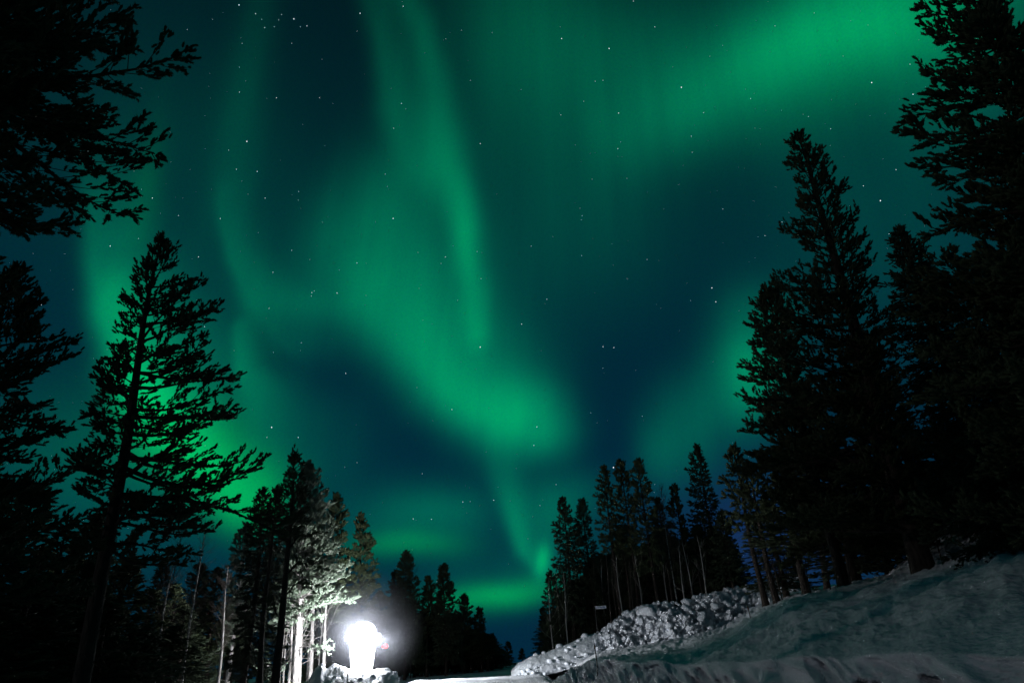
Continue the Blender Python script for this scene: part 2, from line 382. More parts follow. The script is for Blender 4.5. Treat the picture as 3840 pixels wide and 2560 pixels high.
# per image column: keys foot, crest, ridge, dip, far, end  as (r, z) ; azimuth is taken on the horizon
def C(x, foot, crest, ridge, dip, far, end):
    out = []
    for (r, k, v) in (foot, crest, ridge, dip, far, end):
        out.append((r, v if k == 'z' else zat(x, v, r)))
    return azel(x, float(hz(x)))[0], out
Z, Y = 'z', 'y'
cols = [
 C(1000, (30,Z,0), (34,Z,0), (42,Z,0), (56,Z,.1), (90,Z,.3), (170,Z,.6)),
 C(1440, (30,Z,0), (33,Z,.03), (41,Z,.30), (56,Z,.30), (90,Z,.4), (170,Z,.8)),
 C(1560, (30,Z,0), (34,Z,.08), (42,Y,2549), (56,Z,.50), (90,Z,.5), (170,Z,1)),
 C(1800, (30,Z,0), (34,Z,.10), (43,Y,2541), (56,Z,.55), (90,Z,.6), (170,Z,1.2)),
 C(2040, (30,Z,0), (34,Z,.10), (44,Y,2530), (56,Z,.60), (85,Z,.8), (170,Z,1.5)),
 C(2075, (30,Z,0), (32.5,Y,2552), (40,Z,.05), (50,Z,.1), (85,Z,.4), (170,Z,1.5)),
 C(2140, (29.6,Z,0), (31,Y,2508), (40,Z,.70), (50,Z,.9), (85,Z,1.2), (170,Z,2.5)),
 C(2240, (26.4,Z,.0), (28,Y,2478), (38,Z,1.35), (50,Y,2448), (85,Z,2.2), (170,Z,4)),
 C(2400, (21.6,Z,.0), (23,Y,2479), (36,Y,2450), (50,Y,2418), (85,Z,3), (170,Z,6)),
 C(2560, (18.2,Z,.0), (19.5,Y,2478), (33,Y,2432), (50,Y,2392), (85,Z,3.6), (170,Z,6)),
 C(2720, (15.8,Z,.0), (17,Y,2472), (31,Y,2375), (45,Y,2368), (85,Z,4.6), (170,Z,8)),
 C(2870, (13.8,Z,.0), (15,Y,2466), (30,Y,2300), (36,Z,2.9), (85,Z,6), (170,Z,9)),
 C(3000, (12.4,Z,.0), (13.5,Y,2460), (28,Y,2246), (36,Z,3.3), (85,Z,7), (170,Z,10)),
 C(3400, (10,Z,.0), (11,Y,2448), (27,Y,2160), (36,Z,4.0), (85,Z,7), (170,Z,11)),
 C(3840, (8.3,Z,.0), (9.2,Y,2433), (27,Y,1995), (36,Z,6.6), (85,Z,9), (170,Z,13)),
 C(4400, (7.7,Z,.0), (8.6,Y,2420), (27,Y,1940), (36,Z,7.2), (85,Z,10), (170,Z,14)),
]
cz = np.array([c[0] for c in cols]); ck = np.array([c[1] for c in cols])      # (n,6,2)
def profile(a):
    aa = np.clip(a, cz[0], cz[-1]); k = np.stack([[np.interp(aa, cz, ck[:, i, j]) for j in (0, 1)] for i in range(6)])  # (6,2,...)
    return k
def ground_z(x, y, rough=True):
    a = math.atan2(x, y); r = math.hypot(x, y)
    if abs(a) > 1.6: k = profile(np.array(cz[0]))
    else: k = profile(np.array(a))
    rr = [0]+list(k[:, 0]); zz = [0]+list(k[:, 1])
    return float(np.interp(r, rr, zz))
azs = np.concatenate([np.arange(-180, -40, 4.0), np.arange(-40, 1.5, .4), np.arange(1.5, 38, .085), np.arange(38, 60, 1.0), np.arange(60, 180, 4.0)])
azs = np.radians(azs)
fr = [np.linspace(0, 1, 14, endpoint=False), np.linspace(0, 1, 34, endpoint=False), np.linspace(0, 1, 80, endpoint=False), np.linspace(0, 1, 22, endpoint=False),
      np.linspace(0, 1, 16, endpoint=False), np.linspace(0, 1, 10)]
rows = []
for a in azs:
    k = profile(a)
    r = np.concatenate([[.3], k[:, 0]]); z = np.concatenate([[0], k[:, 1]])
    fade = np.clip((math.degrees(a)-60)/90, 0, 1) if a > 0 else 0
    z = z*(1-fade)
    rr = np.concatenate([r[i]+(r[i+1]-r[i])*fr[i] for i in range(6)]); zz = np.concatenate([z[i]+(z[i+1]-z[i])*fr[i] for i in range(6)])
    seg = np.concatenate([np.full(len(fr[i]), i) for i in range(6)]); u = np.concatenate(fr)
    X = rr*math.sin(a); Yc = rr*math.cos(a)
    bank = 1.0*(abs(z[2]-z[1]) > .05)*min(1, abs(z[2]))
    s = a*r[2]                                   # arc length along the bank
    # rounded crest, flutes cut by the plough in the bank's face
    f1 = np.where(seg == 1, np.sin(np.pi*np.clip(u, 0, 1)), 0)
    zz = zz+bank*.16*f1
    arc = np.full_like(rr, a)*np.interp(a, cz, ck[:, 1, 0])*1.0
    curve = arc*1.0+zz*.35
    fl = .18*fbm(curve*1.3, zz*.5, 11, 3)+1.05*fbm(curve*7.5, zz*1.8, 23, 3)+.85*fbm(curve*17, zz*4, 29, 3)
    shade = np.where(seg == 1, np.clip(u*3, 0, 1)*np.clip((1.0-u)*3.5, 0.0, 1), 0)
    rid = 1-4*np.abs(fbm(curve*6, zz*1.2, 41, 2)); crest_n = (fbm(arc*.9, arc*0, 51, 3)*.28+fbm(arc*4.5, arc*0, 53, 3)*.22); zz = zz+bank*crest_n*np.clip(np.where(seg == 1, u, np.where(seg == 2, 1-u*4, 0)), 0, 1)
    rr2 = rr+bank*shade*(fl*1.7+rid*.20)
    zz = zz+bank*shade*fl*.25
    # wind-packed lumps on the slope, softer on the flat
    lump = np.where(seg >= 2, np.clip((u+(seg-2))*6, 0, 1), 0)*np.where(seg < 5, 1, .3)
    zz = zz+lump*min(1, bank+.3)*(.30*fbm(X*1.1, Yc*.8, 3, 4)+.24*fbm(X*4.2+Yc, Yc*2.4, 9, 3))
    zz = zz+np.where(seg <= 1, .05, .0)*fbm(X*1.5, Yc*1.5, 31, 4)
    rows.append(np.stack([rr2*math.sin(a), rr2*math.cos(a), zz], -1))
rows = np.array(rows); nA, nR = rows.shape[:2]
far = []
for rr_, dz in ((400, 1.0), (1500, 0.0), (4500, -2.0)):
    e = rows[:, -1].copy(); l = np.hypot(e[:, 0], e[:, 1]); e[:, :2] *= (rr_/l)[:, None]; e[:, 2] = e[:, 2]*(.5 if rr_ == 400 else 0)+dz*.0; far.append(e)
rows = np.concatenate([rows, np.stack(far, 1)], 1); nR += 3
V = rows.reshape(-1, 3); i = np.arange(nA)[:, None]; j = np.arange(nR-1)[None]; i2 = (i+1) % nA
Fq = np.stack([i*nR+j, i*nR+j+1, i2*nR+j+1, i2*nR+j], -1).reshape(-1, 4)
V = np.vstack([V, [[0, 0, 0]]]); c0 = len(V)-1
g = arrays_mesh('snowy_ground', V, Fq, True)
tag(link('snowy_ground', g, SNOW), 'snow covered ground rising as a slope on the right', None, None, 'structure')

# ------------------------------------------------------------------ snow pile across the side road, and the heap by the lamp
def ico(sub=2):
    import bmesh
    bm = bmesh.new(); bmesh.ops.create_icosphere(bm, subdivisions=sub, radius=1); bm.verts.ensure_lookup_table()
    V = np.array([v.co[:] for v in bm.verts]); F = np.array([[v.index for v in f.verts] for f in bm.faces]); bm.free(); return V, F
ICO2 = ico(2); ICO3 = ico(3); ICO1 = ico(1)
class Lumps:
    def __init__(s): s.V = []; s.F = []; s.n = 0
    def add(s, c, r, rng, T=ICO2, flat=.8, angular=.35):
        V, F = T; v = V.copy(); q = rng.normal(size=(3, 3)); q, _ = np.linalg.qr(q)
        w = V@q; k = 1+angular*(vnoise(w[:, 0]*1.7+9, w[:, 1]*1.7+w[:, 2]*1.3, int(rng.integers(1e6)))-.5)*2
        k += angular*.5*(vnoise(w[:, 0]*4+9, w[:, 1]*4+w[:, 2]*3, int(rng.integers(1e6)))-.5)
        # facet a few sides so it looks like a broken slab
        for _ in range(4):
            nrm = rng.normal(size=3); nrm /= np.linalg.norm(nrm); dd = V@nrm; k = np.where(dd*k > .72, .72/np.maximum(dd, .1), k)
        sc = np.array([1, .8+.3*rng.random(), flat])*r
        v = (w*k[:, None])*sc@q.T if False else w*k[:, None]*sc
        th = rng.random()*6.28; c_, s_ = math.cos(th), math.sin(th); v = v@np.array([[c_, s_, 0], [-s_, c_, 0], [0, 0, 1]])
        s.V.append(v+np.array(c)); s.F.append(F+s.n); s.n += len(V)
    def sheet(s, G):                                                   # G (a,b,3) grid -> triangles
        a, b = G.shape[:2]; i = np.arange(a-1)[:, None]; j = np.arange(b-1)[None]
        q = np.stack([i*b+j, i*b+j+1, (i+1)*b+j+1, (i+1)*b+j], -1).reshape(-1, 4)
        f = np.vstack([q[:, [0, 1, 2]], q[:, [0, 2, 3]]])+s.n; s.V.append(G.reshape(-1, 3)); s.F.append(f); s.n += a*b
    def mesh(s, name): return arrays_mesh(name, np.concatenate(s.V), np.concatenate(s.F), True)
rng = np.random.default_rng(3)
# crest and base line of the pile, by column: (x, top y, base y, distance)
PL = [(1915,2512,2530,47),(1945,2482,2524,47),(1990,2462,2520,47),(2060,2440,2510,48),(2130,2415,2492,49),(2200,2384,2478,50),(2270,2362,2462,51),(2320,2330,2450,51),(2370,2300,2440,52),
      (2440,2272,2428,52),(2520,2264,2412,52),(2590,2256,2395,52),(2680,2226,2372,53),(2780,2205,2350,54),(2900,2180,2300,55),(3050,2150,2240,56)]
px_ = np.array([p[0] for p in PL]); pt_ = np.array([p[1] for p in PL]); pb_ = np.array([p[2] for p in PL]); pr_ = np.array([p[3] for p in PL])
L = Lumps(); grid = []
def pile_point(x, t):        # t 0 base front .. 1 crest .. 2 back foot
    top = np.interp(x, px_, pt_); bas = np.interp(x, px_, pb_); r = np.interp(x, px_, pr_)
    a = azel(x, float(hz(x)))[0]
    zt = zat(x, top, r+3.2); zb = zat(x, bas, r)-.25
    if t <= 1: rr = r+3.2*t; z = zb+(zt-zb)*math.sin(t*math.pi/2)**.8 if t > 0 else zb
    else: rr = r+3.2+(t-1)*5; z = zt+(zb-1-zt)*(t-1)**1.5
    return np.array([rr*math.sin(a), rr*math.cos(a), z])
for x in np.arange(1915, 3050, 3.0):
    row = [pile_point(x, t) for t in list(np.linspace(0, 1, 64))+list(np.linspace(1.08, 2, 10))]
    grid.append(row)
grid = np.array(grid)
chunky = np.clip((np.arange(1915, 3050, 3.0)-2230)/50, 0.12, 1)[:, None]
n1 = fbm(grid[..., 0]*1.6, grid[..., 2]*1.9+grid[..., 1]*.7, 5, 4); n2 = np.abs(fbm(grid[..., 0]*4.5, grid[..., 2]*4.5+grid[..., 1], 8, 3))
n3 = np.abs(fbm(grid[..., 0]*2.3+7, grid[..., 2]*2.6+grid[..., 1]*.5, 61, 4)); grid[..., 1] -= (n1*2.2-n2*1.5-n3*1.2)*chunky; grid[..., 2] += (n1*.9+n2*.5-n3*.6)*chunky
L.sheet(grid)
for i_ in range(260):
    x = 2235+(3000-2235)*rng.random()**1.15; t = rng.random()**.8*1.05; p = pile_point(x, t)
    L.add(p, .05+.28*rng.random()**3, rng, ICO2 if i_ % 4 else ICO3, .8, .7)
for x, t, r_ in ((2440,.62,.75),(2370,.92,.4),(2520,.95,.4),(2300,.8,.3),(2600,.9,.35)): L.add(pile_point(x, t), r_, rng, ICO3, .8, .4)
for x, t, r_ in ((2101,.96,.34),(2140,.55,.25),(2127,.5,.2),(2200,.85,.3),(2060,.3,.22),(2010,.9,.2),(2085,.35,.16),(2174,.75,.18),(2040,.92,.16)): L.add(pile_point(x, t), r_, rng, ICO2, .85, .15)
for i_ in range(22):
    x = 1930+300*rng.random(); L.add(pile_point(x, rng.random()*.25), .06+.14*rng.random(), rng, ICO1)
pm_ = L.mesh('snow_pile'); pm_.polygons.foreach_set('use_smooth', np.ones(len(pm_.polygons), dtype=bool))
tag(link('snow_pile', pm_, CHUNK), 'long ploughed snow pile with broken chunks of snow below the right hand forest', 'snow pile')

LR = 40.0                                         # distance of the lamp
def at(x, y, r):                                   # point at ground distance r seen at that pixel
    a, e_ = azel(x, y); return np.array([r*math.sin(a), r*math.cos(a), EYE+r*math.tan(e_)])
L = Lumps()
HP = [(1085,2600),(1130,2572),(1160,2540),(1180,2508),(1205,2492),(1222,2502),(1250,2500),(1275,2500),(1300,2508),(1330,2502),(1360,2512),(1395,2525),(1420,2512),(1455,2512),(1480,2528),(1495,2552),(1510,2585),(1530,2610)]
hx_ = np.array([p[0] for p in HP]); hy_ = np.array([p[1] for p in HP]); rows_ = []
for x in np.arange(1085, 1531, 2.5):
    row = []
    for t in np.linspace(0, 1, 26):
        r = LR-5.2+5.6*t; top = at(x, np.interp(x, hx_, hy_), LR-2.0); a = math.atan2(top[0], top[1])
        z = max(-.2, (top[2]+.2)*math.sin(math.pi*min(1, t/.6)/2)**1.1 if t < .6 else (top[2]+.2)*math.cos((t-.6)/.4*math.pi/2)**.8)-.2
        row.append((r*math.sin(a), r*math.cos(a), z))
    rows_.append(row)
G_ = np.array(rows_); n1 = fbm(G_[..., 0]*1.3, G_[..., 1]*1.3+G_[..., 2], 15, 4); n2 = np.abs(fbm(G_[..., 0]*3.5, G_[..., 1]*3.5, 18, 3))
G_[..., 2] += (n1*.8-n2*.3)*np.clip(G_[..., 2]*2, 0, 1); G_[..., 1] += n1*.6
L.sheet(G_)
for x, y, r_ in ((1205,2497,.17),(1250,2503,.16),(1268,2506,.2),(1453,2516,.2),(1475,2528,.22),(1300,2512,.14),(1190,2510,.13),(1432,2520,.15),(1180,2525,.15),(1490,2545,.16)):
    L.add(at(x, y, LR-2.1), r_, rng, ICO3, .85, .3)
for i_ in range(24):
    x = 1130+370*rng.random(); y = np.interp(x, hx_, hy_)+8+55*rng.random(); L.add(at(x, y, LR-2.2-1.8*rng.random()), .05+.16*rng.random()**2, rng, ICO2)
tag(link('snow_heap', L.mesh('snow_heap'), CHUNK), 'lumpy heap of snow in front of the glaring white lamp', 'snow heap')

# ------------------------------------------------------------------ boxes
def boxmesh(name, parts, m=None):
    """parts: (cx,cy,z0,z1, wx0,wy0, wx1,wy1) tapered boxes, bevel-cut corners"""
    V = []; F = []
    for (cx, cy, z0, z1, a0, b0, a1, b1) in parts:
        k = len(V); c = .12
        def ring(a, b, z):
            a /= 2; b /= 2; d = min(a, b)*c*2
            return [(cx-a+d, cy-b, z), (cx+a-d, cy-b, z), (cx+a, cy-b+d, z), (cx+a, cy+b-d, z), (cx+a-d, cy+b, z), (cx-a+d, cy+b, z), (cx-a, cy+b-d, z), (cx-a, cy-b+d, z)]
        V += ring(a0, b0, z0)+ring(a1, b1, z1)
        F += [tuple(k+7-i for i in range(8)), tuple(k+8+i for i in range(8))]
        F += [(k+i, k+(i+1) % 8, k+8+(i+1) % 8, k+8+i) for i in range(8)]
    me = bpy.data.meshes.new(name); me.from_pydata(V, [], F); me.update()
    if m: me.materials.append(m)
    return me
def tubemesh(name, runs, m, sides=8):
    t = Tubes()
    for pts, rad in runs: t.add(pts, rad, sides)
    me = t.mesh(name); me.materials.append(m); return me

# ------------------------------------------------------------------ the glaring lamp
base = at(1357, 2500, LR); top = at(1361, 2376, LR)
lx, ly = base[0], base[1]; zb, zt = base[2]-.25, top[2]
lamp = bpy.data.objects.new('work_lamp', None); COL.objects.link(lamp); lamp.location = (lx, ly, 0); lamp.rotation_euler.z = R(11)
tag(lamp, 'glaring white tapered work lamp standing behind the snow heap', 'lamp')
wt, wb = 1.46, 1.02
hw = lambda u: (wb+(wt-wb)*u)/2
def panel(u0, u1, z0, z1, side, th=.03):
    me = bpy.data.meshes.new('glowing_panel')
    a0, a1 = hw(u0), hw(u1); d0, d1 = .22, .30
    if side == 'f': q = [(-a0, -d0, z0), (a0, -d0, z0), (a1, -d1, z1), (-a1, -d1, z1)]; n = (0, -1, 0)
    if side == 'b': q = [(a0, d0, z0), (-a0, d0, z0), (-a1, d1, z1), (a1, d1, z1)]; n = (0, 1, 0)
    if side == 'r': q = [(a0, -d0+.01, z0), (a0, d0-.01, z0), (a1, d1-.01, z1), (a1, -d1+.01, z1)]; n = (1, 0, 0)
    if side == 'l': q = [(-a0, d0-.01, z0), (-a0, -d0+.01, z0), (-a1, -d1+.01, z1), (-a1, d1-.01, z1)]; n = (-1, 0, 0)
    v = q+[tuple(p[i]-n[i]*th for i in range(3)) for p in q]
    me.from_pydata(v, [], [(0, 1, 2, 3), (7, 6, 5, 4), (0, 4, 5, 1), (1, 5, 6, 2), (2, 6, 7, 3), (3, 7, 4, 0)]); me.update(); return me
link('front_panel', panel(0, 1, zb, zt, 'f'), GLOWF, lamp)
link('back_panel', panel(0, 1, zb, zt, 'b'), GLOWF, lamp)
link('side_panel', panel(0, 1, zb, zt, 'r'), GLOWS, lamp)
link('side_panel', panel(0, 1, zb, zt, 'l'), GLOWS, lamp)
dv, df = ICO3; dv = dv*np.array([.71, .29, .62]); dv[:, 2] = np.maximum(dv[:, 2], 0)+zt+.004
link('glare_dome', arrays_mesh('glare_dome', dv, df, True), GLOWF, lamp)  # glowing dome added in the shape of the glare above the lamp
for s in (-1, 1):
    za = top[2]-(.0 if s > 0 else .02)
    link('lamp_head', boxmesh('lamp_head', [(s*.80, -.05, za-.24, za-.01, .24, .30, .24, .30)]), GLOWF, lamp)
link('pole', tubemesh('pole', [([(0, 0, 0), (0, 0, zb-.02)], [.09, .08])], STEEL), None, lamp)
link('base_plate', boxmesh('base_plate', [(0, 0, .0, .08, .9, .9, .8, .8)], STEEL), None, lamp)

def flood(dx, dy, dz, target, power, cone):
    l = bpy.data.lights.new('flood', 'SPOT'); l.energy = power; l.spot_size = R(cone); l.spot_blend = 1.0; l.shadow_soft_size = .12; l.color = (.90, .95, 1.0)
    o = bpy.data.objects.new('flood', l); COL.objects.link(o); o.parent = lamp; o.location = (dx, dy, dz)
    w = Vector((lx, ly, 0)); v = Matrix.Rotation(-R(11), 3, 'Z')@(Vector(target)-w-Vector((0, 0, dz))); o.rotation_euler = v.to_track_quat('-Z', 'Y').to_euler()
flood(.22, .66, zt-.1, (5.8, 49.5, -1.2), 8500, 42)
flood(.18, .66, zt-.3, (4, 38.5, -.5), 3400, 105)
flood(-.20, .66, zt-.1, (-16, 43, 5), 4200, 150)
flood(0, -.42, zt-.3, (lx, ly-2.9, .7), 1500, 120)
for gx, gy, gz, pw_ in ((0, .62, zt+.12, 900), (0, -.42, (zb+zt)/2+.35, 300)):
    l = bpy.data.lights.new('glow', 'POINT'); l.energy = pw_; l.shadow_soft_size = .22; l.color = (.92, .95, 1.0)
    o = bpy.data.objects.new('glow', l); COL.objects.link(o); o.parent = lamp; o.location = (gx, gy, gz)
# red tail lamp on its post
rp = at(1446, 2421, LR+6)
red = bpy.data.objects.new('marker_lamp', None); COL.objects.link(red); red.location = (rp[0], rp[1], 0)
tag(red, 'small red warning lamp just right of the glaring white lamp', 'warning lamp')
import bmesh
def ballmesh(name, r, m, loc, sx=1, sy=1, sz=1):
    V, F = ICO2; me = arrays_mesh(name, V*np.array([sx, sy, sz])*r+np.array(loc), F, True); me.materials.append(m); return me
link('red_lens', ballmesh('red_lens', .12, REDGLOW, (0, -.04, rp[2]), 1, .7, 1), None, red)
link('lens', ballmesh('lens', .06, REDGLOW, (-.16, -.03, rp[2]-.02)), None, red)
link('housing', boxmesh('housing', [(-.04, .03, rp[2]-.12, rp[2]+.12, .3, .1, .3, .1)], BLACKPL), None, red)
link('post', tubemesh('post', [([(-.04, .04, -.1), (-.04, .04, rp[2]-.12)], [.02, .02])], BLACKPL), None, red)

# scattering volume added to give the halo round the lamp
def lamp_halo(r, dens):
    c = (lx, ly, zt+.30); V, F = ICO3
    me = arrays_mesh('lamp_halo', V*r, F, True); m = bpy.data.materials.new('halo_scatter'); m.use_nodes = True; nt = m.node_tree; nt.nodes.clear()
    o = nt.nodes.new('ShaderNodeOutputMaterial'); v = nt.nodes.new('ShaderNodeVolumePrincipled'); v.inputs['Color'].default_value = (.86, .88, 1, 1)
    t = nt.nodes.new('ShaderNodeTexCoord'); ln = nt.nodes.new('ShaderNodeVectorMath'); ln.operation = 'LENGTH'; nt.links.new(t.outputs['Object'], ln.inputs[0])
    mr = nt.nodes.new('ShaderNodeMapRange'); mr.inputs[1].default_value = 0; mr.inputs[2].default_value = r*.97; mr.inputs[3].default_value = 1; mr.inputs[4].default_value = 0
    pw = nt.nodes.new('ShaderNodeMath'); pw.operation = 'POWER'; pw.inputs[1].default_value = 2.2
    ml = nt.nodes.new('ShaderNodeMath'); ml.operation = 'MULTIPLY'; ml.inputs[1].default_value = dens
    nt.links.new(ln.outputs['Value'], mr.inputs[0]); nt.links.new(mr.outputs[0], pw.inputs[0]); nt.links.new(pw.outputs[0], ml.inputs[0])
    nt.links.new(ml.outputs[0], v.inputs['Density']); nt.links.new(v.outputs[0], o.inputs['Volume'])
    try: m.cycles.volume_sampling = 'EQUIANGULAR'; m.cycles.volume_step_rate = .35
    except Exception: pass
    me.materials.append(m); ob = link('lamp_halo', me, None, None, c)
    tag(ob, 'pale volume added for the halo round the white lamp', None, None, 'stuff')
lamp_halo(3.6, .075)

# ------------------------------------------------------------------ street sign, stakes
sb = at(2243, 2392, 53.5); st_ = at(2225, 2270, 53.5)
H_ = st_[2]-sb[2]
sg = bpy.data.objects.new('street_sign', None); COL.objects.link(sg); sg.location = (sb[0], sb[1], sb[2]-.9); sg.rotation_euler.z = R(-6)
tag(sg, 'narrow white street name sign on a thin post by the snow pile', 'street sign')
zs = H_+.9
link('post', tubemesh('post', [([(0, 0, 0), (0, 0, zs)], [.024, .024])], BLACKPL), None, sg)
link('sign_panel', boxmesh('sign_panel', [(.42, -.04, zs-.24, zs-.04, .78, .03, .78, .03)], WHITE), None, sg)
try:
    cu = bpy.data.curves.new('lettering', 'FONT'); cu.body = 'Tunturitie'; cu.size = .17; cu.extrude = .003; cu.align_x = 'CENTER'; cu.align_y = 'CENTER'
    to = bpy.data.objects.new('t', cu); COL.objects.link(to); bpy.context.view_layer.update()
    me = bpy.data.meshes.new_from_object(to.evaluated_get(bpy.context.evaluated_depsgraph_get())); bpy.data.objects.remove(to)
    me.name = 'lettering'; me.materials.clear(); me.materials.append(BLUE); lo = link('lettering', me, None, sg, (.42, -.0585, zs-.14)); lo.rotation_euler = (R(90), 0, 0)
except Exception as ex: print('text', ex)
# snow stake in front of the pile, sapling stakes
def stake(px, ytop, ybase, r, label, rad=.022, lx_=0):
    b = at(px, ybase, r); t = at(px+lx_, ytop, r); h = t[2]-b[2]
    o = bpy.data.objects.new('snow_stake', None); COL.objects.link(o); o.location = (b[0], b[1], b[2]-.3); tag(o, label, 'stake', 'snow stakes')
    link('rod', tubemesh('rod', [([(0, 0, 0), (.02, 0, (h+.3)*.5), (-.01, 0, h+.3)], [rad, rad, rad*.7])], BLACKPL), None, o)
    link('band', tubemesh('band', [([(-.003, 0, h+.08), (-.006, 0, h+.2)], [rad*1.25, rad*1.25])], ORANGE), None, o)
stake(2238, 2407, 2500, 27.5, 'dark snow stake leaning on the fluted bank below the street sign')
stake(2818, 2262, 2345, 30, 'thin dark stake at the top of the snowy slope, right of the chunky pile', .018, -14)
stake(1302, 2516, 2566, 36.2, 'short bent dark stake stuck in the snow heap below the white lamp', .014, -10)

# ------------------------------------------------------------------ stars
SV = [(549,12,2),(587,32,1.6),(675,44,2.4),(601,45,1),(608,64,1.4),(630,62,1),(647,34,1),(690,62,1.2),(705,60,1.5),(640,46,1),(670,100,1),(827,31,2),(926,15,1.6),(820,72,.8),(1290,89,2),(1399,112,2.2),(1565,201,2.4),
 (1421,260,1.8),(1419,342,1.4),(1425,326,.9),(2022,461,2.4),(2042,537,1.6),(2002,190,2.2),(2097,217,1.8),(2090,148,1.2),(1983,427,1.5),(2058,390,1.2),(567,325,2.4),(591,394,1.6),(543,389,1.4),(525,345,1.1),(635,225,1.5),
 (550,212,1.3),(550,155,1),(556,100,1.1),(415,121,1.6),(430,68,1),(488,45,.8),(285,112,2.4),(96,322,2.6),(172,367,2),(168,203,1.4),(903,502,2.2),(904,295,1.2),(922,238,1.6),(932,250,1),(1103,330,1.6),(1103,797,2.2),
 (1038,940,1.4),(1233,980,1.6),(1226,1022,1.5),(794,857,1.6),(774,673,1.7),(716,672,1.5),(715,680,1.2),(722,668,.9),(624,981,2.4),(613,1004,1.2),(685,1004,1.6),(1198,744,1.6),(1256,687,1.4),(1337,496,1.4),(1335,505,1),
 (1336,587,1.2),(1288,264,1.2),(1341,233,1),(1635,661,2),(1644,693,1.8),(1588,313,1.2),(1660,480,1.2),(1590,350,.9),(1504,62,1.4),(1616,259,1.1),(1455,3,1.4),(1080,185,1),(1130,75,1),(1060,70,.9),(1024,90,1),(1790,513,1.6),(1796,510,1),
 (1757,541,1.2),(1857,268,1),(1908,296,1.3),(1724,227,1.3),(1795,254,.9),(1385,185,1.1),(1367,187,1),(1410,798,1.6),(1385,796,1.6),(1385,845,.9),(1486,596,1),(1440,410,.8),(1360,412,.9),(1332,478,.9),(670,575,1.3),(711,596,.9),
 (627,625,1.3),(618,708,1.2),(628,809,1),(692,787,1.1),(690,805,.8),(741,510,.9),(753,498,.8),(820,604,1.5),(746,335,1),(885,345,.8),(685,460,1),(609,455,1.4),(686,440,1.3),(734,225,1.1),(456,590,1.6),(410,495,1.3),(506,502,1.4),
 (253,565,1.7),(318,548,1),(350,455,1.5),(236,858,1.4),(95,700,1),(325,435,.8),(462,692,1.6),(470,750,1.4),(464,787,1.2),(110,795,1.4),(65,838,1.2),(1134,1148,1.4),(1063,1152,1.3),(1080,1151,.8),(949,1191,1.3),(991,1192,1.3),
 (1409,1073,2.6),(1670,1092,1.2),(970,1087,1),(820,1062,.7),(829,1500,.1),(1357,948,1),(1277,1112,1),(1240,1160,.8),(885,400,1.1),(890,428,.8),(1023,590,1.3),(1051,690,1),(1041,565,1),(1013,605,.8),(1105,640,1),(1096,578,.9),
 (1220,565,1),(1190,580,.7),(1270,543,.8),(1405,560,.9),(1524,480,.8),(1440,640,.7),(1508,700,.7),(1586,690,.9),(1560,760,.8),(1460,850,.8),(1475,955,.8),(1630,130,.8),(1660,105,.8),(1780,60,1),(1870,30,.8),(1735,250,.7)]
def stars():
    rg = np.random.default_rng(77); RAD = 3000.0; C_ = []; S_ = []
    for (x, y, s) in SV: C_.append(ray(x*1.6327, y*1.6327)); S_.append(s)
    for i_ in range(700): C_.append(ray(rg.random()*3840, rg.random()*2300)); S_.append(.30+.32*rg.random()**2)
    for i_ in range(260):
        d = rg.normal(size=3); d[2] = abs(d[2])
        d /= np.linalg.norm(d)
        if d@F_ > .6: continue
        C_.append(d); S_.append(.4+1.3*rg.random()**5)
    V0 = np.array([(1, 0, 0), (-1, 0, 0), (0, 1, 0), (0, -1, 0), (0, 0, 1), (0, 0, -1.)]); F0 = np.array([(0, 2, 4), (2, 1, 4), (1, 3, 4), (3, 0, 4), (2, 0, 5), (1, 2, 5), (3, 1, 5), (0, 3, 5)])
    C_ = np.array(C_); S_ = np.array(S_); px = RAD/682.0
    V = (C_*RAD)[:, None]+V0[None]*(S_*px*.215)[:, None, None]*np.array([1, 1, 1.35])
    F = F0[None]+(np.arange(len(C_))*6)[:, None, None]
    me = arrays_mesh('stars', V.reshape(-1, 3)+np.array([0, 0, EYE]), F.reshape(-1, 3)); m = bpy.data.materials.new('starlight'); m.use_nodes = True; nt = m.node_tree; nt.nodes.clear()
    e = nt.nodes.new('ShaderNodeEmission'); e.inputs[0].default_value = (.80, .93, 1, 1); e.inputs[1].default_value = 1.6; o = nt.nodes.new('ShaderNodeOutputMaterial'); nt.links.new(e.outputs[0], o.inputs[0])
    try: m.cycles.emission_sampling = 'NONE'
    except Exception: pass
    me.materials.append(m); tag(link('stars', me), 'scattered white stars across the night sky', None, None, 'stuff')
stars()

#TREES-BEGIN
K = 1.6327
def axis(topx, topy, r):
    a, e_ = azel(topx*K, topy*K); x, y = r*math.sin(a), r*math.cos(a)
    return a, x, y, EYE+r*math.tan(e_)
def fit(topx, topy, r, rows, ground=None):
    """turn outline rows (view y, left x, right x) of a tree standing r metres away into heights and crown radii in metres"""
    a, x, y, zt = axis(topx, topy, r); zg = ground_z(x, y)-.1 if ground is None else ground
    H = zt-zg; zs = np.linspace(zg, zt, 400); pr = np.array([proj((x, y, z)) for z in zs]); out = []
    for (yy, xl, xr) in rows:
        z = float(np.interp(-yy*K, -pr[:, 1], zs)); ax = float(np.interp(z, zs, pr[:, 0]))/K
        dep = (np.array([x, y, z-EYE]))@F_; m = K*dep/FPX
        out.append(((z-zg)/H, max(.12, (ax-xl)*m), max(.12, (xr-ax)*m)))
    out.sort(); return a, (x, y, zg), H, [(out[0][0]-.001, out[0][1], out[0][2])]+out+[(1.0, .10, .10)]
ALLV = [0]
